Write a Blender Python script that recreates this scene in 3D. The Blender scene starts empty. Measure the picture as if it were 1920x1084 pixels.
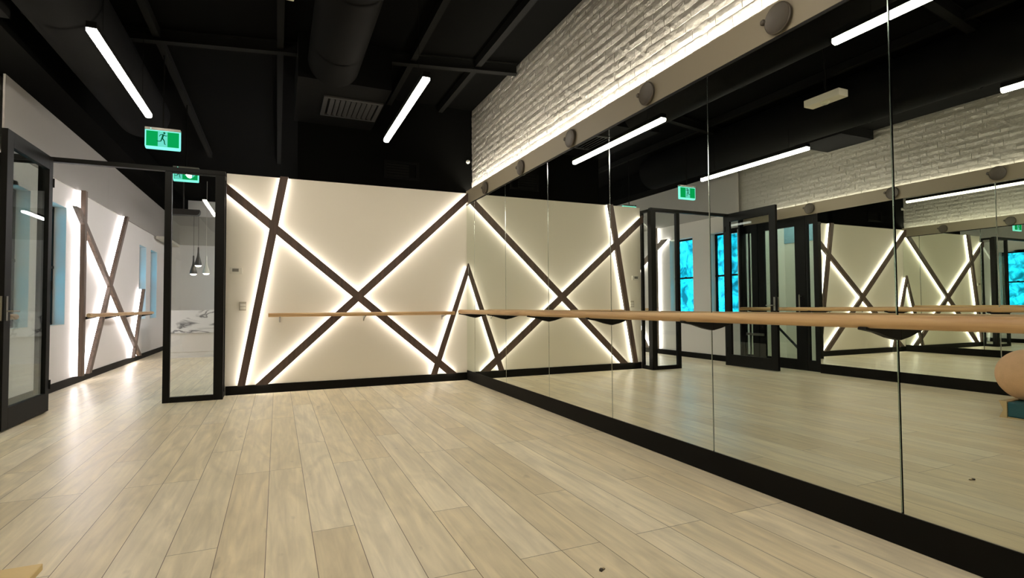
import bpy, bmesh, math, random
from mathutils import Vector, Matrix
random.seed(7)
SC = bpy.context.scene
COL = SC.collection
# ---------------------------------------------------------------- measures (metres)
YB = 7.846            # studio side of the back wall
XL = -5.5             # left wall plane
ZT = 2.90             # top of the back wall
CEIL = 4.22
REAR = -4.6
FAR = 17.6
SP = 7.56             # plane of the glass screen and its header

# ---------------------------------------------------------------- materials
def lin(c):
    return tuple(((v/255)/12.92 if v/255 <= 0.04045 else ((v/255+0.055)/1.055)**2.4) for v in c)
MATS = {}
def nodes_of(name):
    m = bpy.data.materials.new(name); m.use_nodes = True
    nt = m.node_tree
    return m, nt, nt.nodes, nt.links, nt.nodes['Principled BSDF']
def plain(name, rgb, rough=.5, metal=0, spec=.5, var=.06, scale=6, bump=0, bscale=60):
    m, nt, N, L, P = nodes_of(name)
    c = lin(rgb)
    tc = N.new('ShaderNodeTexCoord')
    nz = N.new('ShaderNodeTexNoise'); nz.inputs['Scale'].default_value = scale; nz.inputs['Detail'].default_value = 4
    L.new(tc.outputs['Object'], nz.inputs['Vector'])
    mx = N.new('ShaderNodeMix'); mx.data_type = 'RGBA'
    mx.inputs[6].default_value = tuple(v*(1-var) for v in c)+(1,)
    mx.inputs[7].default_value = tuple(min(1, v*(1+var)) for v in c)+(1,)
    L.new(nz.outputs['Fac'], mx.inputs[0]); L.new(mx.outputs[2], P.inputs['Base Color'])
    P.inputs['Roughness'].default_value = rough; P.inputs['Metallic'].default_value = metal
    P.inputs['Specular IOR Level'].default_value = spec
    if bump:
        n2 = N.new('ShaderNodeTexNoise'); n2.inputs['Scale'].default_value = bscale; n2.inputs['Detail'].default_value = 5
        L.new(tc.outputs['Object'], n2.inputs['Vector'])
        b = N.new('ShaderNodeBump'); b.inputs['Strength'].default_value = bump; b.inputs['Distance'].default_value = .01
        L.new(n2.outputs['Fac'], b.inputs['Height']); L.new(b.outputs['Normal'], P.inputs['Normal'])
    MATS[name] = m; return m
def glow(name, rgb, s):
    m = bpy.data.materials.new(name); m.use_nodes = True; nt = m.node_tree; nt.nodes.clear()
    e = nt.nodes.new('ShaderNodeEmission'); o = nt.nodes.new('ShaderNodeOutputMaterial')
    e.inputs['Color'].default_value = lin(rgb)+(1,); e.inputs['Strength'].default_value = s
    nt.links.new(e.outputs[0], o.inputs[0]); MATS[name] = m; return m
def glassy(name, tint, ior=1.5, wave=0):
    m = bpy.data.materials.new(name); m.use_nodes = True; nt = m.node_tree; nt.nodes.clear(); N = nt.nodes; L = nt.links
    o = N.new('ShaderNodeOutputMaterial'); t = N.new('ShaderNodeBsdfTransparent'); g = N.new('ShaderNodeBsdfGlossy')
    lw = N.new('ShaderNodeLayerWeight'); lw.inputs[0].default_value = .5; pw = N.new('ShaderNodeMath'); pw.operation = 'POWER'; pw.inputs[1].default_value = 5
    f = N.new('ShaderNodeMapRange'); f.inputs['To Min'].default_value = .045; L.new(lw.outputs['Facing'], pw.inputs[0]); L.new(pw.outputs[0], f.inputs['Value'])
    mx = N.new('ShaderNodeMixShader')
    t.inputs['Color'].default_value = tuple(tint)+(1,); g.inputs['Roughness'].default_value = 0.0
    g.inputs['Color'].default_value = (.95, 1, .98, 1)
    if wave:
        tc = N.new('ShaderNodeTexCoord'); nz = N.new('ShaderNodeTexNoise'); nz.inputs['Scale'].default_value = 5
        nz.inputs['Detail'].default_value = 7; nz.inputs['Distortion'].default_value = .9
        L.new(tc.outputs['Object'], nz.inputs['Vector'])
        cr = N.new('ShaderNodeValToRGB'); cr.color_ramp.elements[0].position = .34; cr.color_ramp.elements[1].position = .62
        cr.color_ramp.elements[0].color = tuple(v*.42 for v in tint)+(1,); cr.color_ramp.elements[1].color = tuple(tint)+(1,)
        L.new(nz.outputs['Fac'], cr.inputs[0]); L.new(cr.outputs[0], t.inputs['Color'])
    L.new(f.outputs[0], mx.inputs[0]); L.new(t.outputs[0], mx.inputs[1]); L.new(g.outputs[0], mx.inputs[2])
    L.new(mx.outputs[0], o.inputs[0]); MATS[name] = m; return m

plaster = plain('wall_plaster', (226, 220, 205), .7, var=.015, scale=1.5)
plaster_cool = plain('next_room_plaster', (226, 222, 218), .7, var=.015, scale=1.5)
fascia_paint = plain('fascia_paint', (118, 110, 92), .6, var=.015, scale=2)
black_paint = plain('black_paint', (6, 6, 5), .9, spec=.02, var=.2, scale=2)
black_steel = plain('black_steel', (14, 14, 12), .8, spec=.05, var=.15, scale=3)
black_frame = plain('black_frame', (12, 12, 10), .55, spec=.15, var=.1, scale=4)
kick_black = plain('kick_black', (11, 10, 7), .6, spec=.1, var=.12, scale=5)
duct_black = plain('duct_black', (9, 9, 8), .8, spec=.04, var=.15, scale=3)
grille_grey = plain('grille_grey', (17, 16, 13), .6, var=.1)
bronze = plain('dark_bronze', (60, 54, 44), .55, metal=0, var=.15, scale=30)
steel = plain('brushed_steel', (170, 168, 160), .3, metal=1, var=.05)
white_plastic = plain('white_plastic', (214, 210, 196), .45, var=.02)
grey_plastic = plain('grey_plastic', (120, 118, 108), .45, var=.05)
clear_plastic = plain('frosted_lens', (205, 205, 185), .25, var=.03)
teal = plain('teal_vinyl', (18, 78, 92), .6, var=.1, scale=10, bump=.1)
tan_cloth = plain('tan_cover', (222, 182, 146), .75, var=.12, scale=14, bump=.15, bscale=90)
pale_timber = plain('pale_timber', (222, 196, 140), .5, var=.12, scale=8)
card = plain('card_edge', (196, 176, 136), .6, var=.1, scale=20)
desk_white = plain('desk_white', (226, 224, 220), .35, var=.01)
pend_black = plain('pendant_black', (40, 36, 33), .45, var=.1)
lamp_glow = glow('lamp_diffuser', (255, 243, 226), 56)
cove_glow = glow('cove_strip', (255, 246, 232), 260)
strip_glow = glow('beam_strip', (255, 244, 232), 11)
strip_cool = glow('beam_strip_next_room', (255, 244, 242), 8.5)
bulb_glow = glow('bulb', (255, 238, 215), 10)
lobby_glow = glow('lobby_fill_panel', (235, 245, 240), 30)  # glow of the light panel added in the lobby
fill_cool = glow('fill_lamp_cool', (255, 250, 246), 85)  # diffuser of the unseen lamps added in the next room
sign_green = glow('sign_green', (8, 165, 84), 1.0)
sign_white = glow('sign_white', (140, 255, 235), 1.15)
sign_pale = glow('sign_pale', (110, 225, 205), 1.0)
sign_dark = glow('sign_dark_green', (0, 88, 50), .9)
glass = glassy('clear_glass', (.945, .965, .955))
tint_glass = glassy('lobby_glass', (.87, .92, .91))
win_glass = glassy('window_glass', (.6, .86, .95), wave=1)
# mirror
m, nt, N, L, P = nodes_of('mirror_silver'); N.remove(P)
g = N.new('ShaderNodeBsdfGlossy'); g.inputs['Color'].default_value = (.85, .89, .82, 1); g.inputs['Roughness'].default_value = 0
L.new(g.outputs[0], N['Material Output'].inputs[0]); mirror = m
m, nt, N, L, P = nodes_of('mirror_bevel'); P.inputs['Base Color'].default_value = (.55, .62, .58, 1); P.inputs['Metallic'].default_value = 1; P.inputs['Roughness'].default_value = .12; bevel_m = m
# timber
def timber(name, c1, c2, axis, rough=.5, sc=1.0):
    m, nt, N, L, P = nodes_of(name)
    tc = N.new('ShaderNodeTexCoord'); mp = N.new('ShaderNodeMapping')
    s = [22*sc]*3; s[axis] = 1.2*sc; mp.inputs['Scale'].default_value = s
    nz = N.new('ShaderNodeTexNoise'); nz.inputs['Scale'].default_value = 1; nz.inputs['Detail'].default_value = 7; nz.inputs['Distortion'].default_value = .6
    cr = N.new('ShaderNodeValToRGB'); cr.color_ramp.elements[0].position = .3; cr.color_ramp.elements[1].position = .72
    cr.color_ramp.elements[0].color = lin(c1)+(1,); cr.color_ramp.elements[1].color = lin(c2)+(1,)
    L.new(tc.outputs['Object'], mp.inputs[0]); L.new(mp.outputs[0], nz.inputs['Vector']); L.new(nz.outputs['Fac'], cr.inputs[0])
    L.new(cr.outputs[0], P.inputs['Base Color']); P.inputs['Roughness'].default_value = rough
    MATS[name] = m; return m
barre_y = timber('barre_oak_long', (160, 122, 78), (214, 180, 130), 1, .45)
barre_x = timber('barre_oak_cross', (160, 122, 78), (214, 180, 130), 0, .45)
beam_wood = timber('dark_walnut', (64, 50, 43), (90, 71, 61), 2, .55)
beam_wood_lit = timber('walnut_lit', (88, 74, 64), (122, 104, 92), 2, .55)  # same walnut made lighter: the light on these beams is in the colour
# marble
m, nt, N, L, P = nodes_of('marble')
tc = N.new('ShaderNodeTexCoord'); mp = N.new('ShaderNodeMapping'); mp.inputs['Scale'].default_value = (.55, 1, 1.2); mp.inputs['Rotation'].default_value = (0, .35, 0)
nz = N.new('ShaderNodeTexNoise'); nz.inputs['Scale'].default_value = 1.3; nz.inputs['Detail'].default_value = 5; nz.inputs['Distortion'].default_value = 1.2
cr = N.new('ShaderNodeValToRGB'); e = cr.color_ramp.elements
e[0].position = .478; e[0].color = lin((226, 226, 226))+(1,); e[1].position = .52; e[1].color = lin((226, 226, 226))+(1,)
k = e.new(.5); k.color = lin((92, 92, 98))+(1,)
L.new(tc.outputs['Object'], mp.inputs[0]); L.new(mp.outputs[0], nz.inputs['Vector']); L.new(nz.outputs['Fac'], cr.inputs[0]); L.new(cr.outputs[0], P.inputs['Base Color']); P.inputs['Roughness'].default_value = .25
marble = m
# floor planks: boards run along y, 0.21 m wide
m, nt, N, L, P = nodes_of('oak_planks')
tc = N.new('ShaderNodeTexCoord')
mp = N.new('ShaderNodeMapping'); mp.inputs['Rotation'].default_value = (0, 0, math.radians(90)); mp.inputs['Location'].default_value = (.31, 2.314+.21*40, 0)
L.new(tc.outputs['Object'], mp.inputs[0])
def brick(mort, rowh=.21, bw=1.9):
    b = N.new('ShaderNodeTexBrick'); b.offset = .37; b.offset_frequency = 3; b.squash = 1
    b.inputs['Scale'].default_value = 1; b.inputs['Brick Width'].default_value = bw; b.inputs['Row Height'].default_value = rowh
    b.inputs['Mortar Size'].default_value = mort; b.inputs['Mortar Smooth'].default_value = .1; b.inputs['Bias'].default_value = 0
    L.new(mp.outputs[0], b.inputs['Vector']); return b
b1 = brick(.0016); b1.inputs['Color1'].default_value = (0, 0, 0, 1); b1.inputs['Color2'].default_value = (1, 1, 1, 1); b1.inputs['Mortar'].default_value = (.5, .5, .5, 1)
tone = N.new('ShaderNodeValToRGB'); e = tone.color_ramp.elements
e[0].position = 0; e[0].color = lin((232, 217, 184))+(1,); e[1].position = 1; e[1].color = lin((246, 235, 208))+(1,)
k = e.new(.5); k.color = lin((240, 227, 196))+(1,)
L.new(b1.outputs['Color'], tone.inputs[0])
# grain, shifted per board
sep = N.new('ShaderNodeSeparateColor'); L.new(b1.outputs['Color'], sep.inputs[0])
mul = N.new('ShaderNodeMath'); mul.operation = 'MULTIPLY'; mul.inputs[1].default_value = 37; L.new(sep.outputs[0], mul.inputs[0])
cmb = N.new('ShaderNodeCombineXYZ'); L.new(mul.outputs[0], cmb.inputs[2])
add = N.new('ShaderNodeVectorMath'); add.operation = 'ADD'; L.new(tc.outputs['Object'], add.inputs[0]); L.new(cmb.outputs[0], add.inputs[1])
def grain(sx, sy, det, lo, hi, ca, cb, dist=.8):
    q = N.new('ShaderNodeMapping'); q.inputs['Scale'].default_value = (sx, sy, 1); L.new(add.outputs[0], q.inputs[0])
    n = N.new('ShaderNodeTexNoise'); n.inputs['Scale'].default_value = 1; n.inputs['Detail'].default_value = det; n.inputs['Distortion'].default_value = dist
    L.new(q.outputs[0], n.inputs['Vector'])
    r = N.new('ShaderNodeValToRGB'); r.color_ramp.elements[0].position = lo; r.color_ramp.elements[1].position = hi
    r.color_ramp.elements[0].color = (ca,)*3+(1,); r.color_ramp.elements[1].color = (cb,)*3+(1,)
    L.new(n.outputs['Fac'], r.inputs[0]); return r, n
def mulc(a, b, fac=1):
    x = N.new('ShaderNodeMix'); x.data_type = 'RGBA'; x.blend_type = 'MULTIPLY'; x.inputs[0].default_value = fac
    L.new(a, x.inputs[6]); L.new(b, x.inputs[7]); return x.outputs[2]
g1, _ = grain(26, 1.6, 6, .3, .7, .86, 1.05)
g2, n2 = grain(6, 1.2, 5, .34, .64, .85, 1.06, 1.8)
g3, _ = grain(9, 5, 2, .22, .30, .62, 1.0, 0)
c = mulc(tone.outputs[0], g1.outputs[0]); c = mulc(c, g2.outputs[0]); c = mulc(c, g3.outputs[0], .6)
mo = N.new('ShaderNodeMix'); mo.data_type = 'RGBA'; mo.inputs[7].default_value = lin((92, 76, 52))+(1,)
L.new(b1.outputs['Fac'], mo.inputs[0]); L.new(c, mo.inputs[6]); L.new(mo.outputs[2], P.inputs['Base Color'])
rr = N.new('ShaderNodeMapRange'); rr.inputs['To Min'].default_value = .25; rr.inputs['To Max'].default_value = .40
L.new(n2.outputs['Fac'], rr.inputs[0]); L.new(rr.outputs[0], P.inputs['Roughness'])
P.inputs['Specular IOR Level'].default_value = .5
bp = N.new('ShaderNodeBump'); bp.inputs['Strength'].default_value = .25; bp.inputs['Distance'].default_value = .002; bp.invert = True
L.new(b1.outputs['Fac'], bp.inputs['Height']); L.new(bp.outputs['Normal'], P.inputs['Normal'])
floor_mat = m
# painted brick
m, nt, N, L, P = nodes_of('painted_brick')
tc = N.new('ShaderNodeTexCoord'); nz = N.new('ShaderNodeTexNoise'); nz.inputs['Scale'].default_value = 22; nz.inputs['Detail'].default_value = 6
L.new(tc.outputs['Object'], nz.inputs['Vector'])
P.inputs['Base Color'].default_value = lin((142, 139, 130))+(1,); P.inputs['Roughness'].default_value = .34
bp = N.new('ShaderNodeBump'); bp.inputs['Strength'].default_value = .55; bp.inputs['Distance'].default_value = .02
L.new(nz.outputs['Fac'], bp.inputs['Height']); L.new(bp.outputs['Normal'], P.inputs['Normal'])
brick_mat = m

# ---------------------------------------------------------------- mesh helpers
def box(bm, a, b, M=None):
    x0, y0, z0 = (min(a[i], b[i]) for i in range(3)); x1, y1, z1 = (max(a[i], b[i]) for i in range(3))
    vs = [bm.verts.new(Vector(v) if M is None else M @ Vector(v)) for v in
          ((x0, y0, z0), (x1, y0, z0), (x1, y1, z0), (x0, y1, z0), (x0, y0, z1), (x1, y0, z1), (x1, y1, z1), (x0, y1, z1))]
    for f in ((3, 2, 1, 0), (4, 5, 6, 7), (0, 1, 5, 4), (1, 2, 6, 5), (2, 3, 7, 6), (3, 0, 4, 7)):
        bm.faces.new([vs[i] for i in f])
    return vs
def prism(bm, pts, fn, t0, t1):
    """closed 2-D outline pts extruded from t0 to t1; fn(u,v,t)->xyz"""
    A = [bm.verts.new(fn(u, v, t0)) for u, v in pts]; B = [bm.verts.new(fn(u, v, t1)) for u, v in pts]
    n = len(pts); bm.faces.new(A); bm.faces.new(B[::-1])
    for i in range(n): bm.faces.new([A[i], B[i], B[(i+1) % n], A[(i+1) % n]])
def tube(bm, p, q, r, seg=16, r2=None, cap=True):
    p = Vector(p); q = Vector(q); d = (q-p).normalized(); r2 = r if r2 is None else r2
    u = d.orthogonal().normalized(); w = d.cross(u)
    A = []; B = []
    for i in range(seg):
        a = 2*math.pi*i/seg; o = u*math.cos(a)+w*math.sin(a)
        A.append(bm.verts.new(p+o*r)); B.append(bm.verts.new(q+o*r2))
    for i in range(seg): bm.faces.new([A[i], A[(i+1) % seg], B[(i+1) % seg], B[i]])
    if cap: bm.faces.new(A[::-1]); bm.faces.new(B)
def lathe(bm, prof, M, seg=32):
    rings = []
    for r, z in prof:
        rings.append([bm.verts.new(M @ Vector((r*math.cos(2*math.pi*i/seg), r*math.sin(2*math.pi*i/seg), z))) for i in range(seg)] if r > 1e-6
                     else [bm.verts.new(M @ Vector((0, 0, z)))])
    for a, b in zip(rings, rings[1:]):
        for i in range(seg):
            j = (i+1) % seg
            if len(a) == 1 and len(b) == 1: continue
            if len(a) == 1: bm.faces.new([a[0], b[i], b[j]])
            elif len(b) == 1: bm.faces.new([a[i], a[j], b[0]])
            else: bm.faces.new([a[i], a[j], b[j], b[i]])
def obj(name, bm, mat, parent=None, bevel=0, smooth=False, origin=None):
    bmesh.ops.recalc_face_normals(bm, faces=bm.faces[:])
    me = bpy.data.meshes.new(name); 
    if origin is not None: bmesh.ops.translate(bm, verts=bm.verts[:], vec=-Vector(origin))
    bm.to_mesh(me); bm.free()
    for mm in (mat if isinstance(mat, (list, tuple)) else [mat]): me.materials.append(mm)
    o = bpy.data.objects.new(name, me); COL.objects.link(o)
    if origin is not None: o.location = origin
    if parent: o.parent = parent; 
    if parent: o.matrix_parent_inverse = Matrix.Translation(parent.location).inverted() if parent.parent is None else Matrix()
    if bevel:
        b = o.modifiers.new('Bevel', 'BEVEL'); b.width = bevel; b.segments = 2; b.limit_method = 'ANGLE'
    if smooth:
        for p in me.polygons: p.use_smooth = True
        if hasattr(me, 'set_sharp_from_angle'): me.set_sharp_from_angle(angle=math.radians(40))
    return o
def nb(): return bmesh.new()
def boxes(name, lst, mat, parent=None, bevel=0):
    bm = nb()
    for a, b in lst: box(bm, a, b)
    return obj(name, bm, mat, parent, bevel)
def thing(name, label, cat, loc=(0, 0, 0), group=None):
    o = bpy.data.objects.new(name, None); COL.objects.link(o); o.location = loc; o.empty_display_size = .1
    o['label'] = label; o['category'] = cat
    if group: o['group'] = group
    return o
def tag(o, label, cat, group=None, kind=None):
    o['label'] = label; o['category'] = cat
    if group: o['group'] = group
    if kind: o['kind'] = kind
    return o
def struct(o, label=None):
    o['kind'] = 'structure'
    if label: o['label'] = label
    return o
def sub(name, bm, mat, part, **k):
    """sub-part: parent is a mesh part whose own world offset is identity"""
    o = obj(name, bm, mat, None, **k); o.parent = part
    o.matrix_parent_inverse = Matrix()
    # the part's parent matrices cancel to identity in world space, so no offset is needed
    return o

# ================================================================= THE ROOM
struct(boxes('floor', [((-7.4, REAR-.1, -.1), (.5, FAR+.1, 0))], floor_mat), 'pale oak plank floor running through both rooms')
struct(boxes('ceiling', [((-7.4, REAR-.1, CEIL), (.5, FAR+.1, CEIL+.1))], black_paint), 'black painted ceiling')
# lower black soffit along the left wall
struct(boxes('trim_1', [((-5.9, REAR, 3.76), (-5.05, FAR, CEIL-.001))], black_paint), 'black boxed soffit along the left wall')

# back wall of the studio (white), with the black bulkhead above its right end
struct(boxes('wall_back', [((-3.31, YB, 0), (.35, YB+.12, ZT))], plaster), 'white studio back wall with glowing crossed beams')
struct(boxes('trim_2', [((-2.45, YB+.015, ZT), (.35, YB+.12, CEIL))], black_paint), 'black bulkhead above the white back wall')
struct(boxes('baseboard_back', [((-3.30, YB-.015, 0), (-.0, YB, .118))], kick_black, bevel=.002), 'black skirting of the white back wall')

# right wall: backing, kick board, mirrors, fascia, brick
struct(boxes('wall_right', [((.012, REAR, 0), (.09, YB, 2.70)), ((.15, REAR, 0), (.35, YB+.12, CEIL)), ((.09, REAR, 0), (.15, YB, 2.6)), ((.13, YB, 0), (.35, FAR, CEIL))], black_paint), 'black backing wall of the right mirrors')
struct(boxes('baseboard_right', [((-.006, REAR, 0), (.012, YB-.015, .152))], kick_black, bevel=.002), 'black kick board under the right mirrors')
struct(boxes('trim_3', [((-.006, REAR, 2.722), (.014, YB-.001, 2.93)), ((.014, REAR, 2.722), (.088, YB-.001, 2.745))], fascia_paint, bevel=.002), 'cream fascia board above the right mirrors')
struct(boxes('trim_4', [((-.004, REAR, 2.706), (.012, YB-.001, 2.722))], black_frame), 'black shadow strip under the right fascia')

def brick_wall(name, face, sgn, y0, y1, z0, z1, label):
    """sgn = direction the bricks bulge towards (into the room)"""
    bm = nb(); rnd = random.Random(11 if sgn < 0 else 12)
    box(bm, (face-sgn*.004, y0, z0), (face-sgn*.05, y1, z1))
    rows = int((z1-z0)/.086)+1; zr = z0
    for r in range(rows):
        y = y0-(.12 if r % 2 else 0)-rnd.random()*.02; za = zr+.005+rnd.uniform(-.002, .002); zb = min(zr+.081+rnd.uniform(-.003, .003), z1)
        zr += .086
        if zb-za < .02: continue
        while y < y1:
            w = .225+rnd.uniform(-.006, .006); ya = max(y, y0); yb = min(y+w, y1); y += w+.005
            if yb-ya < .03: continue
            t = rnd.uniform(-.0028, .0032); nu, nv = 5, 2; g = []
            for j in range(nv+1):
                for i in range(nu+1):
                    edge = j in (0, nv)
                    d = t+rnd.uniform(-.0022, .0022)+(0 if not edge else -.0035)
                    yy = ya+(yb-ya)*i/nu; zz = za+(zb-za)*j/nv+(rnd.uniform(-.003, .003) if edge else 0)
                    g.append(bm.verts.new((face+sgn*(d+.004), yy, zz)))
            q = lambda i, j: g[j*(nu+1)+i]
            for j in range(nv):
                for i in range(nu): bm.faces.new([q(i, j), q(i+1, j), q(i+1, j+1), q(i, j+1)])
            rim = [q(i, 0) for i in range(nu+1)]+[q(nu, j) for j in range(1, nv+1)]+[q(i, nv) for i in range(nu-1, -1, -1)]+[q(0, j) for j in range(nv-1, 0, -1)]
            back = [bm.verts.new((face-sgn*.01, v.co.y, v.co.z)) for v in rim]
            for i in range(len(rim)):
                j = (i+1) % len(rim); bm.faces.new([rim[i], rim[j], back[j], back[i]])
    o = obj(name, bm, brick_mat); return struct(o, label)
brick_wall('wall_upper_right', .100, -1, REAR, YB+.015, 2.745, CEIL, 'white painted brick above the right mirrors')
brick_wall('wall_upper_left', -5.555, 1, REAR, 8.05, 2.66, 3.76, 'white painted brick above the left mirrors')
def cove(name, x, z, y0, y1, label):
    t = thing(name, label, 'light strip', (x, (y0+y1)/2, z))
    boxes('housing', [((x-.012, y0, z-.012), (x+.012, y1, z))], steel, t)
    boxes('diffuser', [((x-.010, y0+.01, z), (x+.010, y1-.01, z+.008))], cove_glow, t)
    return t
cove('cove_light_strip', .030, 2.905, REAR+.05, YB-.02, 'hidden warm light strip washing the painted brick above the right mirrors')
cove('cove_light_strip', -5.530, 2.812, REAR+.05, 6.95, 'hidden warm light strip washing the painted brick above the left mirrors')

# left wall: mirrors end at y=6.0, then glazed lobby doors, then the screen, then the next room's wall
W = [(7.68, 8.40, .90, 2.60), (8.9, 9.63, .90, 2.60), (14.1, 14.78, .88, 2.55), (15.25, 15.98, .88, 2.55)]
segs = [((XL-.20, REAR, 0), (XL-.012, 6.0, 2.64)), ((XL-.15, REAR, 2.64), (XL-.10, 8.05, CEIL)),
        ((XL-.20, 8.05, 2.64), (XL, FAR, CEIL)), ((XL-.20, 7.56, 2.6), (XL, 8.05, 2.9))]
y = 7.56
for (a, b, z0, z1) in W:
    segs += [((XL-.20, y, 0), (XL, a, 2.64)), ((XL-.20, a, 0), (XL, b, z0)), ((XL-.20, a, z1), (XL, b, 2.64))]; y = b
segs.append(((XL-.20, y, 0), (XL, FAR, 2.64)))
struct(boxes('wall_left', segs, plaster_cool), 'white left wall with tall windows')
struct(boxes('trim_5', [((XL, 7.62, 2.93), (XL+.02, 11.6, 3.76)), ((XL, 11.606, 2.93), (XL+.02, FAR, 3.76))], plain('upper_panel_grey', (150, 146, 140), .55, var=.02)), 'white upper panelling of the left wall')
struct(boxes('baseboard_left', [((XL, 7.6, 0), (XL+.015, FAR, .115)), ((-5.30, FAR-.015, 0), (.13, FAR, .115))], kick_black), 'black skirting in the next room')
struct(boxes('baseboard_lower_left', [((XL-.012, REAR, 0), (XL+.006, 6.0, .152))], kick_black, bevel=.002), 'black kick board under the left mirrors')
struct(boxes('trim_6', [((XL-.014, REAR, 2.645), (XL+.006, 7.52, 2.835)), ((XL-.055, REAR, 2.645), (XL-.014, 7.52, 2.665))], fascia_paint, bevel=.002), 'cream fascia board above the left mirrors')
struct(boxes('wall_far', [((-5.65, FAR, 0), (.35, FAR+.1, CEIL))], plaster_cool), 'white far wall behind the reception desk')
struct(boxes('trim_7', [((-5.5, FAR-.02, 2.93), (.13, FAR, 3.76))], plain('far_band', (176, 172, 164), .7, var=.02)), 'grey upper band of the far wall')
struct(boxes('wall_rear', [((-5.65, REAR-.1, 0), (.35, REAR, CEIL))], plaster), 'white wall behind the camera')

# windows
def window(n, a, b, z0, z1):
    t = thing('window_%d' % n, None, 'window', (XL-.08, (a+b)/2, z0)); del t['label']; del t['category']; t['kind'] = 'structure'
    x0, x1 = XL-.180, XL-.140; f = .035; zm = (z0+z1)/2-.02
    boxes('window_frame', [((x0, a, z0), (x1, a+f, z1)), ((x0, b-f, z0), (x1, b, z1)), ((x0, a, z1-f), (x1, b, z1)), ((x0, a, z0), (x1, b, z0+f)), ((x0-.0, a, zm-.018), (x1+.008, b, zm+.018))], black_frame, t)
    boxes('pane', [((x0+.015, a+f, z0+f), (x0+.021, b-f, zm-.018))], win_glass, t)
    boxes('pane', [((x0+.015, a+f, zm+.018), (x0+.021, b-f, z1-f))], win_glass, t)
    boxes('window_sill', [((XL-.140, a, z0), (XL+.004, b, z0+.012))], white_plastic, t)
    bm = nb(); box(bm, (x1+.008, (a+b)/2-.03, zm), (x1+.02, (a+b)/2+.03, zm+.03)); obj('sash_lock', bm, black_frame, t)
for i, w in enumerate(W): window(i+1, *w)

# ---------------------------------------------------------------- mirrors
def mirror_panel(x, d, y0, y1, z0, z1, label, group):
    """x: silvered face, d: +1 backs towards +x"""
    t = thing('mirror_panel', label, 'mirror', (x, (y0+y1)/2, z0), group)
    g = .006
    boxes('mirror_glass', [((x, y0+g, z0), (x+d*.006, y1-g, z1))], mirror, t)
    bm = nb()
    for yy, s in ((y0+g, -1), (y1-g, 1)):
        prism(bm, [(yy, x), (yy+s*.003, x+d*.005), (yy, x+d*.006)], lambda u, v, z: (v, u, z), z0, z1)
    obj('polished_edge', bm, bevel_m, t)
    return t
ys = [YB-.001, 7.483]+[7.483-1.1814*k for k in range(1, 11)]
place = ['narrow strip of mirror in the back corner beside the white wall',
         'full height mirror panel next to the narrow corner strip', 'mirror panel on the right wall, second full width from the back corner',
         'mirror panel on the right wall, third full width from the back corner', 'mirror panel on the right wall, fourth full width from the back corner',
         'large mirror panel reflecting the open black door and lobby doors', 'nearest large mirror panel at the right edge of the photo, reflecting a tan ball']
for i in range(len(ys)-1):
    lab = place[i] if i < len(place) else 'unseen mirror panel added on the right wall beyond the right edge of the photo'  # panels past the view are added to help light the room
    mirror_panel(0, 1, ys[i+1], ys[i], .152, 2.706, lab, 'mirrors along the right wall')
yl = [6.0-1.2*k for k in range(9)]
lefts = ['first mirror panel of the opposite wall, beside the glazed lobby doors', 'second mirror panel of the opposite wall from the lobby doors', 'third mirror panel of the opposite wall from the lobby doors']
for i in range(len(yl)-1):
    mirror_panel(XL, -1, yl[i+1], yl[i], .152, 2.645, lefts[i] if i < 3 else 'mirror panel added on the opposite wall, out of view', 'mirrors along the opposite wall')  # later panels are out of view, added for the light they return

# round dark discs on the fascias
def disc(x, s, y, z, label, group):
    t = thing('wall_disc', label, 'wall fitting', (x, y, z), group)
    M = Matrix.Translation((x+s*.012, y, z)) @ Matrix.Rotation(s*math.pi/2, 4, 'Y') @ Matrix.Rotation(0, 4, 'Z')
    bm = nb(); lathe(bm, [(0, 0), (.086, 0), (.090, .004), (.090, .012), (.084, .017), (.078, .013), (.03, .009), (0, .008)], M, 40); obj('dish', bm, bronze, t, smooth=True)
    bm = nb(); tube(bm, (x, y, z), (x+s*.014, y, z), .03, 20); obj('mount', bm, bronze, t)
    bm = nb(); lathe(bm, [(0, -.002), (.011, 0), (.014, .012), (.018, .022), (.018, .030), (.012, .037), (0, .039)],
                     Matrix.Translation((x, y+.098, z+.02)) @ Matrix.Rotation(s*math.pi/2, 4, 'Y'), 20); obj('knob', bm, bronze, t, smooth=True)
dl = ['dark bronze disc on the right fascia, nearest the top edge of the photo', 'dark bronze disc on the right fascia, second nearest the camera', 'dark bronze disc on the right fascia, middle of the five',
      'dark bronze disc on the right fascia, second from the back corner', 'dark bronze disc on the right fascia, closest to the back corner']
for i, (y, z) in enumerate(((2.169, 2.812), (3.38, 2.815), (4.584, 2.81), (5.777, 2.805), (6.978, 2.805))): disc(-.006, -1, y, z, dl[i], 'discs along the right fascia')
dl = ['dark disc on the opposite fascia, mirrored above the lobby doors', 'dark disc on the opposite fascia, second from the lobby doors', 'dark disc on the opposite fascia, third from the lobby doors']
for i, y in enumerate((6.12, 4.80, 3.56)): disc(XL+.006, 1, y, 2.745, dl[i], 'discs along the opposite fascia')

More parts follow.
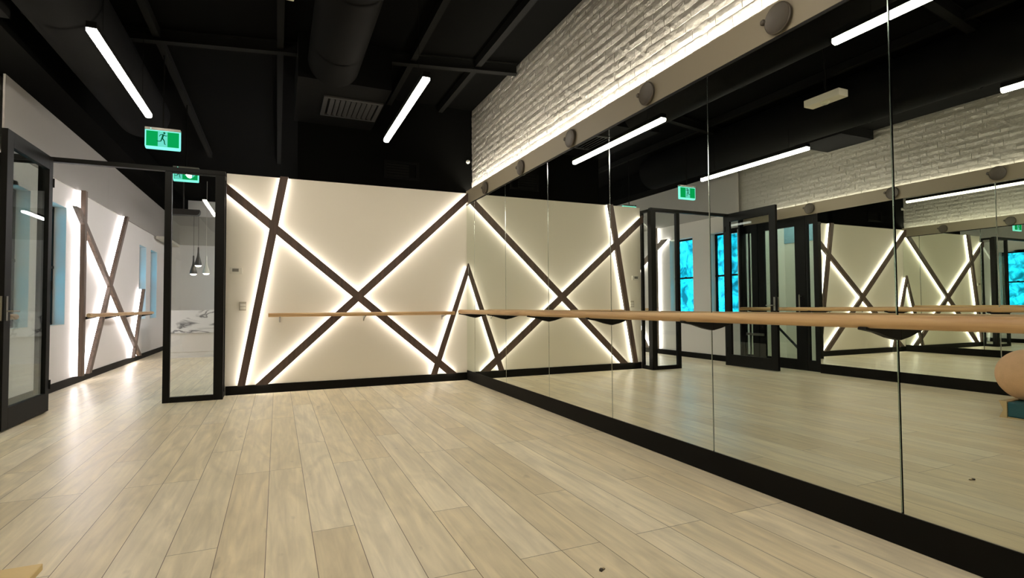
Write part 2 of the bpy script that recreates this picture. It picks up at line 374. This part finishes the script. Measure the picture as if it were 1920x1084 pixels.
# ---------------------------------------------------------------- glowing beams
def shrink(q, d):
    n = len(q); out = []
    cx = sum(p[0] for p in q)/n; cy = sum(p[1] for p in q)/n
    area = sum(q[i][0]*q[(i+1) % n][1]-q[(i+1) % n][0]*q[i][1] for i in range(n))
    s = 1 if area > 0 else -1
    lines = []
    for i in range(n):
        p, r = Vector(q[i]), Vector(q[(i+1) % n]); e = (r-p)
        long = e.length > .5
        nrm = Vector((-e.y, e.x)).normalized()*s
        lines.append((p+nrm*(d if long else .003), e))
    for i in range(n):
        p, e = lines[i-1]; r, f = lines[i]
        k = e.x*f.y-e.y*f.x
        t = ((r-p).x*f.y-(r-p).y*f.x)/k
        out.append(tuple(p+e*t))
    return out
def beam(q, fn, face, depth, wood, strip, label, group, cat='light beam'):
    c = fn(sum(p[0] for p in q)/4, sum(p[1] for p in q)/4, face*0)
    t = thing('glowing_beam', label, cat, c, group)
    bm = nb(); prism(bm, shrink(q, .014), fn, .001, depth); obj('light_strip', bm, strip, t)
    bm = nb(); prism(bm, q, fn, depth, face); obj('timber_face', bm, wood, t, bevel=.002)
fb = lambda u, v, t: (u, YB-t, v)
zb = .122
Bm = [([(-2.669, ZT), (-2.568, ZT), (-3.068, zb), (-3.158, zb)], .100, 'tall steep dark beam near the light switch, lit on both sides'),
      ([(-3.306, 2.752), (-.188, zb), (-.346, zb), (-3.306, 2.619)], .097, 'long dark beam falling from upper left to lower right of the back wall'),
      ([(-.004, 2.895), (-.004, 2.758), (-2.805, zb), (-2.953, zb)], .094, 'long dark beam rising from lower left to the upper right corner'),
      ([(-.004, 1.80), (-.501, zb), (-.591, zb)][:1]+[(-.004, 1.615), (-.501, zb), (-.591, zb)], .091, 'short dark beam leaning into the mirror corner below the barre end')]
for q, f, lab in Bm: beam(q, fb, f, .052, beam_wood, strip_glow, lab, 'glowing beams on the back wall')
fl = lambda u, v, t: (XL+t, u, v)
def bar2(p, q, w, cutz=None):
    p = Vector(p); q = Vector(q); e = (q-p).normalized(); n = Vector((-e.y, e.x))*w/2
    k = abs(n.x)/max(abs(e.y), 1e-6) if False else 0
    hw = w/2/abs(e.y)  # horizontal half width so ends are cut level
    return [(p.x-hw, p.y), (p.x+hw, p.y), (q.x+hw, q.y), (q.x-hw, q.y)]
Lm = [(bar2((10.0, 2.93), (10.0, zb), .1), .135, 'upright glowing beam of the next room beside the window'),
      (bar2((9.68, 2.63), (13.72, zb), .1), .132, 'slanting glowing beam of the next room falling away from the window'),
      (bar2((12.52, 2.93), (10.36, zb), .1), .129, 'slanting glowing beam of the next room crossing behind the shelf-like barre'),
      (bar2((14.03, 1.56), (13.22, zb), .1), .126, 'short glowing beam of the next room under the far end of the barre')]
for q, f, lab in Lm: beam(q, fl, f, .075, beam_wood_lit, strip_cool, lab, 'glowing beams in the next room')

# ---------------------------------------------------------------- barres
def barre_wall_y(name, wallx, s, off, y0, y1, joints, brackets, z, label, mat=barre_y, r=.031):
    """barre running along y on a wall at wallx; s = direction into the room"""
    t = thing(name, label, 'ballet barre', (wallx, (y0+y1)/2, z), )
    X = wallx+s*off; cuts = [y0]+joints+[y1]
    for a, b in zip(cuts, cuts[1:]):
        bm = nb(); tube(bm, (X, a+.0008, z), (X, b-.0008, z), r, 28); o = obj('rail', bm, mat, t, bevel=.003, smooth=True)
    for y in brackets:
        bm = nb()
        pts = [(0, z-r-.062), (0, z-r+.012), (off+r*.9, z-r+.006), (off+r*1.02, z-r-.006), (off*.72, z-r-.022), (off*.32, z-r-.048)]
        prism(bm, pts, lambda u, v, k: (wallx+s*u, y+k, v), -.02, .02); obj('bracket', bm, black_frame, t, bevel=.003)
    return t
barre_wall_y('barre', 0, -1, .225, .30, 7.50, [2.78, 5.18], [1.58, 2.76, 3.94, 5.12, 6.30, 7.483-.02], 1.058, 'long oak barre running along the right mirrors')
barre_wall_y('barre', XL, 1, .225, -.6, 7.42, [1.6, 4.6], [1.2, 2.4, 3.6, 4.8, 6.0, 7.2], 1.055, 'oak barre along the opposite wall, seen only in the mirrors')
barre_wall_y('barre', XL, 1, .225, 9.85, 14.3, [], [10.1, 11.4, 12.7, 14.1], 1.035, 'short oak barre on the left wall of the next room', barre_y)
t = thing('barre', 'oak barre on the white back wall crossing the glowing beams', 'ballet barre', (-1.55, YB, 1.035))
bm = nb(); tube(bm, (-2.80, YB-.2, 1.038), (-.262, YB-.2, 1.038), .026, 28); obj('rail', bm, barre_x, t, bevel=.004, smooth=True)
for x in (-2.66, -1.56, -.40):
    bm = nb(); z = 1.038; r = .026
    prism(bm, [(0, z-r-.075), (0, z-r+.008), (.2+r*.9, z-r+.004), (.2+r, z-r-.005), (.14, z-r-.014), (.03, z-r-.045)], lambda u, v, k: (x+k, YB-u, v), -.007, .007)
    obj('bracket', bm, grey_plastic, t, bevel=.001)

# ---------------------------------------------------------------- door, screen, lobby glazing
def framed(t, fn, u0, u1, z0, z1, st, top, bot, th, gm=glass, mid=None, fname='frame'):
    """fn(u, w, z)->xyz ; w is through the thickness"""
    bm = nb()
    def B(a, b, c, d): prism(bm, [(a, c), (b, c), (b, d), (a, d)], lambda u, v, w: fn(u, w, v), -th/2, th/2)
    sl, sr = st
    B(u0, u0+sl, z0, z1); B(u1-sr, u1, z0, z1); B(u0+sl, u1-sr, z1-top, z1); B(u0+sl, u1-sr, z0, z0+bot)
    fr = obj(fname, bm, black_frame, t, bevel=.002)
    bm = nb(); prism(bm, [(u0+sl, z0+bot), (u1-sr, z0+bot), (u1-sr, z1-top), (u0+sl, z1-top)], lambda u, v, w: fn(u, w, v), -.004, .004)
    obj('glass_pane', bm, gm, t); return fr
# open door leaf
XD = -5.03
t = thing('door_1', 'open black framed glass door leaf at the left edge', 'door', (XD, 7.5, 0)); t['kind'] = 'structure'
fr = framed(t, lambda u, w, z: (XD+w, u, z), 6.40, 7.50, .012, 2.83, (.13, .10), .15, .20, .05)
bm = nb()
for s in (-1, 1):
    box(bm, (XD+s*.025, 6.43, 1.03), (XD+s*.031, 6.465, 1.26))
    tube(bm, (XD+s*.03, 6.448, 1.12), (XD+s*.075, 6.448, 1.12), .008, 12)
    tube(bm, (XD+s*.072, 6.44, 1.12), (XD+s*.072, 6.58, 1.12), .009, 12)
h = obj('door_handle', bm, steel, t, smooth=True)
bm = nb(); box(bm, (XD-.011, 6.396, 1.03), (XD+.011, 6.402, 1.26)); obj('lock_plate', bm, steel, t)
for z in (.3, 1.4, 2.55):
    bm = nb(); tube(bm, (XD+.03, 7.505, z-.05), (XD+.03, 7.505, z+.05), .009, 12); obj('hinge', bm, black_frame, t)
# header and jambs
struct(boxes('trim_8', [((XL, SP-.035, 2.80), (-3.30, SP+.035, 2.852)), ((XL, SP-.035, 0), (-5.44, SP+.035, 2.80)), ((-5.13, SP-.035, 0), (-5.055, SP+.035, 2.80))], black_frame, bevel=.002), 'black header and jambs of the doorway')
t = thing('glass_sidelight', 'narrow glass sidelight between the open door and the left wall', 'glass panel', (-5.28, SP, 0))
framed(t, lambda u, w, z: (u, SP+w, z), -5.438, -5.132, .0, 2.798, (.02, .02), .03, .08, .04)
t = thing('glass_screen', 'black framed glass screen at the left end of the back wall', 'glass screen', (-3.62, SP, 0))
framed(t, lambda u, w, z: (u, SP+w, z), -3.945, -3.305, 0, 2.798, (.072, .105), .012, .065, .06)
framed(t, lambda u, w, z: (-3.335+w, u, z), SP+.032, YB-.002, 0, 2.84, (.045, .05), .05, .065, .05, fname='return_frame')
# lobby glazing on the left wall
t = thing('door_2', 'black framed glazed double doors to the stair lobby', 'door', (XL-.03, 6.8, 0)); t['kind'] = 'structure'
fL = lambda u, w, z: (XL-.035+w, u, z)
def leaf(a, b, st, nm): return framed(t, fL, a, b, .01, 2.64, st, .15, .18, .05, tint_glass, fname=nm)
leaf(6.24, 7.205, (.20, .125), 'frame')
leaf(7.225, 7.552, (.135, .03), 'frame')
leaf(6.0, 6.235, (.09, .04), 'frame')
bm = nb(); tube(bm, (XL+.03, 6.34, 1.0), (XL+.03, 6.34, 1.3), .012, 12); box(bm, (XL-.01, 6.33, 1.02), (XL+.03, 6.35, 1.04)); box(bm, (XL-.01, 6.33, 1.26), (XL+.03, 6.35, 1.28)); obj('door_handle', bm, steel, t)
bm = nb(); box(bm, (XL-.008, 7.10, .555), (XL+.012, 7.50, .60)); obj('push_bar', bm, steel, t, bevel=.003)
struct(boxes('wall_lobby', [((-6.75, 4.6, 0), (-6.65, 7.62, CEIL)), ((-6.65, 7.56, 0), (XL-.15, 7.62, CEIL)), ((-6.65, 4.5, 0), (XL-.15, 4.6, CEIL))], plaster), 'white stair lobby walls behind the glazed doors')
struct(boxes('trim_9', [((-6.65, 4.6, 2.35), (-6.64, 7.56, 3.4))], plain('lobby_blue', (120, 150, 160), .6, var=.02)), 'blue grey upper band in the stair lobby')
t = thing('stair_handrail', 'sloping black handrail in the stair lobby behind the glazed doors', 'handrail', (-6.1, 7.1, 0))
bm = nb(); tube(bm, (-6.2, 7.50, .80), (-6.2, 6.62, .02), .022, 16); obj('rail', bm, black_frame, t, smooth=True)
bm = nb(); tube(bm, (-6.2, 6.95, .313), (-6.2, 6.95, 0), .014, 12); obj('post', bm, black_frame, t, smooth=True)
bm = nb(); tube(bm, (-6.2, 7.40, .71), (-6.2, 7.40, 0), .014, 12); obj('post', bm, black_frame, t, smooth=True)
t = thing('lobby_fill_light', 'unseen fill light panel added to brighten the stair lobby', 'lamp', (-6.2, 6.4, 2.62))  # no such fitting in view; added to light the lobby walls
boxes('housing', [((-6.45, 5.6, 3.62), (-5.95, 7.2, 3.65))], steel, t); boxes('diffuser', [((-6.43, 5.62, 3.61), (-5.97, 7.18, 3.62))], lobby_glow, t)

# ---------------------------------------------------------------- ceiling lamps
def tube_lamp(x, y0, y1, z, label, group='linear ceiling lamps', top=CEIL, gm=None):
    t = thing('linear_lamp', label, 'ceiling lamp', (x, (y0+y1)/2, z), group)
    boxes('housing', [((x-.035, y0, z+.018), (x+.035, y1, z+.07))], black_steel, t, bevel=.002)
    bm = nb(); prof = [(-.033, .02), (-.033, -.008), (-.024, -.022), (0, -.028), (.024, -.022), (.033, -.008), (.033, .02)]
    prism(bm, prof, lambda u, v, k: (x+u, k, z+v), y0+.003, y1-.003); obj('diffuser', bm, gm or lamp_glow, t)
    for yy in (y0+.3, y1-.3):
        bm = nb(); tube(bm, (x, yy, z+.068), (x, yy, top), .0025, 8); obj('cable', bm, black_steel, t)
tube_lamp(-4.03, 5.03, 7.05, 3.3, 'glowing linear lamp hanging above the exit sign')
tube_lamp(-1.41, 4.89, 6.93, 3.3, 'glowing linear lamp hanging beside the ceiling grille')
tube_lamp(-1.5, .88, 2.88, 3.3, 'glowing linear lamp seen only at the top of the nearest mirrors')
tube_lamp(-4.05, .88, 2.88, 3.3, 'glowing linear lamp seen only at the right edge of the mirrors')
tube_lamp(-1.5, -3.12, -1.12, 3.3, 'unseen fill lamp added behind the camera on the mirror side')  # this pair is added out of view to brighten the near floor
tube_lamp(-4.05, -3.12, -1.12, 3.3, 'unseen fill lamp added behind the camera on the door side')
tube_lamp(-1.4, 10.2, 12.2, 3.3, 'unseen fill lamp added in the next room behind the back wall', gm=fill_cool)  # this and the next three are added out of sight to brighten the next room
tube_lamp(-2.2, 15.1, 17.1, 3.3, 'unseen fill lamp added deep in the next room beyond the desk', gm=fill_cool)
tube_lamp(-2.2, 8.9, 10.9, 3.3, 'unseen fill lamp added in the next room nearest the back wall', gm=fill_cool)
tube_lamp(-2.2, 12.0, 14.0, 3.3, 'unseen fill lamp added in the next room in front of the desk', gm=fill_cool)

# exit signs
def limb(bm, a, b, w0, w1, fn, t0, t1):
    a = Vector(a); b = Vector(b); e = (b-a).normalized(); n = Vector((-e.y, e.x))
    prism(bm, [tuple(a+n*w0/2), tuple(b+n*w1/2), tuple(b-n*w1/2), tuple(a-n*w0/2)], fn, t0, t1)
def running_man(bm, ox, oz, s, fn, t0, t1):
    P = lambda u, v: (ox+u*s, oz+v*s)
    prism(bm, [P(.16+.11*math.cos(a*math.pi/8), .78+.11*math.sin(a*math.pi/8)) for a in range(16)], fn, t0, t1)
    for a, b, w0, w1 in (((.08, .62), (-.06, .12), .2, .16), ((.1, .60), (.30, .44), .09, .08), ((.30, .44), (.47, .50), .08, .06),
                         ((.03, .62), (-.22, .56), .09, .08), ((-.22, .56), (-.34, .34), .08, .06),
                         ((-.04, .16), (.16, -.14), .14, .11), ((.16, -.14), (.20, -.55), .11, .09), ((.20, -.55), (.32, -.57), .07, .07),
                         ((-.07, .14), (-.18, -.22), .14, .11), ((-.18, -.22), (-.52, -.26), .10, .08), ((-.52, -.26), (-.55, -.16), .07, .06)):
        limb(bm, P(*a), P(*b), w0*s, w1*s, fn, t0, t1)
def exit_sign(x0, x1, y, z0, z1, mx, arrow, label, stem_top):
    t = thing('exit_sign', label, 'exit sign', ((x0+x1)/2, y, z0), 'green exit signs')
    w = x1-x0; h = z1-z0; cx = (x0+x1)/2
    body = nb(); r = .025
    out = [(x0+r*(.3 if 1 else 1), z0), (x1-.008, z0), (x1, z0+.01), (x1, z1), (x0, z1), (x0, z0+.03)]
    prism(body, out, lambda u, v, k: (u, k, v), y-.022, y+.022); obj('edge_lit_body', body, sign_white, t, bevel=.003)
    for s in (-1, 1):
        fn = lambda u, v, k: (u, y+s*k, v)
        bm = nb(); box(bm, (x0+.014, y+s*.0222, z0+.028), (x1-.014, y+s*.024, z1-.03)); obj('green_face', bm, sign_green, t)
        bm = nb(); box(bm, (mx-.048, y+s*.024, z0+.03), (mx+.048, y+s*.0252, z1-.034)); obj('door_symbol', bm, sign_pale, t)
        bm = nb(); running_man(bm, mx, z0+h*.48, h*.42, fn, .0252, .0262); obj('running_figure', bm, sign_dark, t)
        if arrow:
            bm = nb(); ax = mx+.15; az = z0+h*.47
            prism(bm, [(ax-.07, az-.012), (ax+.01, az-.012), (ax-.02, az-.05), (ax+.01, az-.05), (ax+.06, az), (ax+.01, az+.05), (ax-.02, az+.05), (ax+.01, az+.012), (ax-.07, az+.012)], fn, .024, .0252)
            obj('arrow_symbol', bm, sign_pale, t)
    boxes('top_housing', [((x0, y-.03, z1-.018), (x1, y+.03, z1+.012))], grey_plastic, t, bevel=.003)
    bm = nb(); tube(bm, (cx, y, z1+.01), (cx, y, stem_top), .008, 10); obj('stem', bm, black_steel, t)
    bm = nb(); tube(bm, (x0+.06, y-.032, z1-.004), (x0+.06, y-.029, z1-.004), .006, 12); obj('indicator_lamp', bm, sign_white, t)
exit_sign(-4.112, -3.757, 7.32, 3.0, 3.235, -3.935, False, 'green running man exit sign hanging above the doorway', CEIL)
exit_sign(-4.09, -3.765, 9.0, 2.985, 3.19, -4.02, True, 'green exit sign with arrow hanging behind the glass screen', CEIL)

# emergency light, sensor
t = thing('emergency_light', 'white boxy emergency light under the black ceiling, seen in the mirror', 'emergency light', (-2.67, 3.75, 3.33))
boxes('housing', [((-2.745, 3.60, 3.30), (-2.60, 4.0, 3.375))], white_plastic, t, bevel=.004)
bm = nb(); lathe(bm, [(0, -.02), (.03, -.018), (.048, 0), (.05, .004)], Matrix.Translation((-2.67, 3.8, 3.297)), 24); obj('lens', bm, clear_plastic, t, smooth=True)
bm = nb(); tube(bm, (-2.67, 3.8, 3.373), (-2.67, 3.8, CEIL), .01, 10); obj('stem', bm, black_steel, t)
t = thing('wall_sensor', 'small white sensor high in the back corner by the brick', 'sensor', (.05, 7.83, 3.4))
bm = nb(); lathe(bm, [(0, 0), (.03, 0), (.03, .02), (.022, .035), (0, .042)], Matrix.Translation((.03, YB+.012, 3.40)) @ Matrix.Rotation(math.pi/2, 4, 'X'), 20); obj('base', bm, white_plastic, t, smooth=True)
bm = nb(); tube(bm, (.03, YB-.03, 3.40), (-.01, YB-.06, 3.37), .014, 12); obj('head', bm, white_plastic, t, smooth=True)

# thermostat and switch on the back wall
t = thing('thermostat', 'small white thermostat on the back wall above the light switch', 'thermostat', (-3.19, YB, 1.58))
boxes('housing', [((-3.262, YB-.016, 1.585), (-3.118, YB, 1.665))], white_plastic, t, bevel=.004)
boxes('display', [((-3.235, YB-.018, 1.61), (-3.16, YB-.015, 1.65))], grey_plastic, t)
t = thing('light_switch', 'white double light switch low on the back wall beside the steep beam', 'light switch', (-3.107, YB, 1.09))
boxes('plate', [((-3.150, YB-.012, 1.10), (-3.065, YB, 1.215))], plain('switch_plate', (176, 170, 152), .45, var=.02), t, bevel=.003)
for z in (1.13, 1.17): boxes('rocker', [((-3.14, YB-.017, z-.014), (-3.075, YB-.011, z+.016))], white_plastic, t, bevel=.002)

# ---------------------------------------------------------------- ceiling services
def grille(name, x0, x1, y0, y1, z, label):
    t = thing(name, label, 'air grille', ((x0+x1)/2, (y0+y1)/2, z))
    f = .05; boxes('frame', [((x0, y0, z-.02), (x0+f, y1, z)), ((x1-f, y0, z-.02), (x1, y1, z)), ((x0+f, y0, z-.02), (x1-f, y0+f, z)), ((x0+f, y1-f, z-.02), (x1-f, y1, z))], grille_grey, t, bevel=.002)
    n = 9
    for i in range(n):
        x = x0+f+.03+(x1-x0-2*f-.04)*i/n; bm = nb()
        prism(bm, [(x, z-.006), (x+.045, z-.026), (x+.048, z-.022), (x+.004, z-.001)], lambda u, v, k: (u, k, v), y0+f, y1-f); obj('blade', bm, grille_grey, t)
tag(boxes('square_duct', [((-2.50, 6.30, 3.71), (-1.46, YB+.01, CEIL-.002))], duct_black), 'black square duct box behind the ceiling grille', 'air duct')
grille('ceiling_grille', -2.19, -1.48, 6.73, 7.42, 3.708, 'louvred air grille in the black ceiling between the two hanging lamps')
t = thing('wall_grille', 'small dark grille in the bulkhead above the white back wall', 'air grille', (-1, YB, 3.15))
boxes('frame', [((-1.27, YB-.004, 3.03), (-1.23, YB+.012, 3.30)), ((-.79, YB-.004, 3.03), (-.745, YB+.012, 3.30)), ((-1.23, YB-.004, 3.265), (-.79, YB+.012, 3.30)), ((-1.23, YB-.004, 3.03), (-.79, YB+.012, 3.065))], duct_black, t, bevel=.002)
boxes('blade_panel', [((-1.23, YB+.006, 3.07+.04*i), (-.90, YB+.013, 3.095+.04*i)) for i in range(5)], black_steel, t)
def round_duct(name, x, y0, y1, z, r, label, mat=duct_black):
    t = thing(name, label, 'air duct', (x, (y0+y1)/2, z))
    bm = nb(); tube(bm, (x, y0, z), (x, y1, z), r, 40, cap=True); obj('pipe', bm, mat, t, smooth=True)
    k = y0+.6
    while k < y1:
        bm = nb(); tube(bm, (x, k-.012, z), (x, k+.012, z), r+.008, 40, cap=False); k += 1.2
        obj('seam_ring', bm, mat, t, smooth=True)
round_duct('round_duct', -2.12, REAR+.1, 6.28, 3.92, .28, 'round black duct running to the ceiling grille')
round_duct('round_duct', -4.45, REAR+.1, 8.9, 3.88, .33, 'big round black duct above the left hanging lamp')
tag(boxes('branch_duct', [((-5.54, 5.08, 3.62), (-4.80, 5.82, 3.755))], duct_black), 'black branch duct poking in front of the opposite brick, seen in the mirror', 'air duct')
def steel_beam(p, q, z0, z1, w, label):
    p = Vector(p); q = Vector(q); e = (q-p).normalized(); n = Vector((-e.y, e.x)); bm = nb()
    for (ww, a, b) in ((w, z0, z0+.012), (.012, z0+.012, z1-.012), (w, z1-.012, z1)):
        prism(bm, [tuple(p+n*ww/2), tuple(q+n*ww/2), tuple(q-n*ww/2), tuple(p-n*ww/2)], lambda u, v, k: (u, v, k), a, b)
    return tag(obj('steel_beam', bm, black_steel), label, 'ceiling beam', 'steel beams under the ceiling')
steel_beam((-5.04, 7.1), (.075, 6.09), 4.08, 4.215, .09, 'dark steel cross beam spanning the ceiling to the brick wall')
steel_beam((-5.04, 3.3), (.075, 2.6), 4.08, 4.215, .09, 'dark steel cross beam nearest the camera, above the frame')
for x, lab in ((-3.93, 'dark joist running back above the exit sign'), (-2.68, 'dark joist between the round duct and the exit sign'), (-1.2, 'dark joist above the hanging lamp beside the grille'), (-.42, 'dark joist nearest the brick wall')):
    tag(boxes('ceiling_joist', [((x-.035, REAR+.05, 4.12), (x+.035, 12.0 if x < -2.6 else YB, 4.218))], black_steel), lab, 'ceiling joist', 'joists under the ceiling')

# ---------------------------------------------------------------- reception desk and pendants
t = thing('reception_desk', 'white marble fronted reception desk behind the glass screen', 'desk', (-4.0, 14.5, 0))
boxes('marble_front', [((-5.0, 14.10, .565), (-1.8, 14.16, 1.085))], marble, t, bevel=.003)
boxes('lower_front', [((-5.0, 14.15, .13), (-1.8, 14.19, .558))], desk_white, t, bevel=.002)
boxes('plinth', [((-5.0, 14.14, 0), (-1.8, 14.18, .122))], desk_white, t)
boxes('side_panel', [((-5.0, 14.18, 0), (-4.95, 14.85, 1.085))], desk_white, t); boxes('side_panel', [((-1.85, 14.18, 0), (-1.8, 14.85, 1.085))], desk_white, t)
boxes('work_top', [((-4.95, 14.16, .74), (-1.85, 14.85, .77))], desk_white, t)
t = thing('pendant_canopy', 'black rounded ceiling bar holding the pendant cords above the desk', 'ceiling bar', (-4.6, 14.3, 3.3))
bm = nb(); r = .06; prism(bm, [(-5.05, 3.42), (-5.05, 3.29), (-4.44, 3.29), (-4.40, 3.30), (-4.37, 3.33), (-4.36, 3.37), (-4.36, 3.42)], lambda u, v, k: (u, k, v), 14.20, 14.42); obj('bar', bm, pend_black, t, bevel=.004)
bm = nb(); tube(bm, (-4.7, 14.3, 3.42), (-4.7, 14.3, CEIL), .015, 10); obj('stem', bm, pend_black, t)
def pendant(x, y, z, label, mat, body=True):
    t = thing('pendant_lamp', label, 'pendant lamp', (x, y, z), 'pendants above the reception desk')
    M = Matrix.Translation((x, y, z))
    bm = nb(); lathe(bm, [(.078, 0), (.072, .06), (.05, .14), (.028, .22), (.018, .30), (.016, .42), (.008, .43), (0, .43)], M, 28); obj('lamp_shade', bm, mat, t, smooth=True)
    bm = nb(); lathe(bm, [(0, -.035), (.04, -.028), (.066, -.005), (.070, .01), (0, .02)], M, 24); obj('bulb', bm, bulb_glow, t, smooth=True)
    bm = nb(); tube(bm, (x, y, z+.42), (x, y, 3.285 if mat is pend_black else CEIL), .004, 8); obj('cord', bm, mat, t)
pendant(-4.49, 14.34, 1.93, 'lowest black cone pendant lamp above the marble desk', pend_black)
pendant(-4.38, 14.22, 2.12, 'black cone pendant lamp hanging highest above the marble desk', pend_black)
pendant(-4.28, 14.8, 1.97, 'pale cone pendant lamp behind the two black ones', white_plastic)
tag(boxes('wall_pelmet', [((-5.46, 15.6, 2.86), (-5.24, FAR-.03, 2.93))], white_plastic, bevel=.004), 'white linear pelmet high on the far left wall above the desk', 'pelmet')

# ---------------------------------------------------------------- loose things
t = thing('exercise_mat_block', 'low teal block with pale timber ends, seen under the tan ball', 'floor block', (-4.2, 2.6, 0))
boxes('teal_cover', [((-4.52, 2.32, .012), (-3.91, 2.868, .160))], teal, t, bevel=.012)
bm = nb()
prism(bm, [(2.87, .0), (2.935, .0), (2.90, .08), (2.935, .165), (2.87, .165)], lambda u, v, k: (k, u, v), -4.52, -3.905); obj('timber_end', bm, card, t, bevel=.003)
boxes('timber_base', [((-4.52, 2.32, 0), (-3.91, 2.87, .012))], card, t)
bm = nb(); bmesh.ops.create_uvsphere(bm, u_segments=48, v_segments=32, radius=.265)
for v in bm.verts:
    v.co.z *= .97
    a = math.atan2(v.co.y, v.co.x); v.co *= 1-.006*abs(math.cos(6*a))**24
bmesh.ops.translate(bm, verts=bm.verts[:], vec=(-4.15, 2.78, .160+.257))
tag(obj('exercise_ball', bm, tan_cloth, smooth=True), 'tan ball resting on the teal block at the right edge of the mirror', 'ball')
t = thing('low_bench', 'corner of a low yellow timber bench at the bottom left', 'bench', (-3.74, 2.26, 0))
boxes('seat', [((-3.88, 1.98, .175), (-3.478, 2.53, .20))], pale_timber, t, bevel=.003)
for x in (-3.83, -3.54):
    for y in (2.05, 2.46): boxes('leg', [((x-.02, y-.02, 0), (x+.02, y+.02, .175))], pale_timber, t)
t = thing('floor_clip', 'tiny brown metal clip lying on the planks', 'clip', (-1.40, 1.97, 0))
R = Matrix.Translation((-1.405, 1.975, 0)) @ Matrix.Rotation(.5, 4, 'Z')
bm = nb(); box(bm, (-.016, -.006, 0), (.016, .006, .003), R); box(bm, (-.016, -.006, .003), (-.002, .006, .010), R); obj('body', bm, bronze, t)
bm = nb(); box(bm, (.0, -.004, .003), (.014, .004, .007), R); obj('tongue', bm, card, t)

# ---------------------------------------------------------------- daylight outside the windows
w = bpy.data.worlds.new('daylight'); SC.world = w; w.use_nodes = True; N = w.node_tree.nodes; L = w.node_tree.links
bg = N['Background']; tc = N.new('ShaderNodeTexCoord'); nz = N.new('ShaderNodeTexNoise'); nz.inputs['Scale'].default_value = 14; nz.inputs['Detail'].default_value = 8
L.new(tc.outputs['Generated'], nz.inputs['Vector']); cr = N.new('ShaderNodeValToRGB'); e = cr.color_ramp.elements
e[0].position = .35; e[0].color = (.01, .50, .62, 1); e[1].position = .62; e[1].color = (.05, .72, 1.0, 1)
L.new(nz.outputs['Fac'], cr.inputs[0]); L.new(cr.outputs[0], bg.inputs[0]); bg.inputs[1].default_value = 4.3

# ---------------------------------------------------------------- camera
f_px, pitch, roll, yaw = 997.47, .0315, -.0064, .4154
cam = bpy.data.cameras.new('camera'); co = bpy.data.objects.new('camera', cam); COL.objects.link(co)
cam.sensor_width = 36; cam.sensor_fit = 'HORIZONTAL'; cam.lens = f_px*36/1920; cam.clip_start = .05; cam.clip_end = 100
F = Vector((math.sin(yaw), math.cos(yaw), 0)); R = Vector((F.y, -F.x, 0)); U = Vector((0, 0, 1))
c, s = math.cos(pitch), math.sin(pitch); F2 = c*F+s*U; U2 = c*U-s*F
c, s = math.cos(roll), math.sin(roll); R3 = c*R+s*U2; U3 = c*U2-s*R
M = Matrix.Identity(4)
for i in range(3): M[i][0] = R3[i]; M[i][1] = U3[i]; M[i][2] = -F2[i]
M.translation = Vector((-2.692, 0, 1.14)); co.matrix_world = M
SC.camera = co

cy = SC.cycles
cy.max_bounces = 14; cy.glossy_bounces = 10; cy.diffuse_bounces = 5; cy.transmission_bounces = 8; cy.transparent_max_bounces = 24
cy.sample_clamp_indirect = 4; cy.blur_glossy = .5; cy.use_denoising = True
vs = SC.view_settings; vs.view_transform = 'Standard'; vs.look = 'None'; vs.exposure = 0; vs.gamma = 1; vs.use_curve_mapping = False
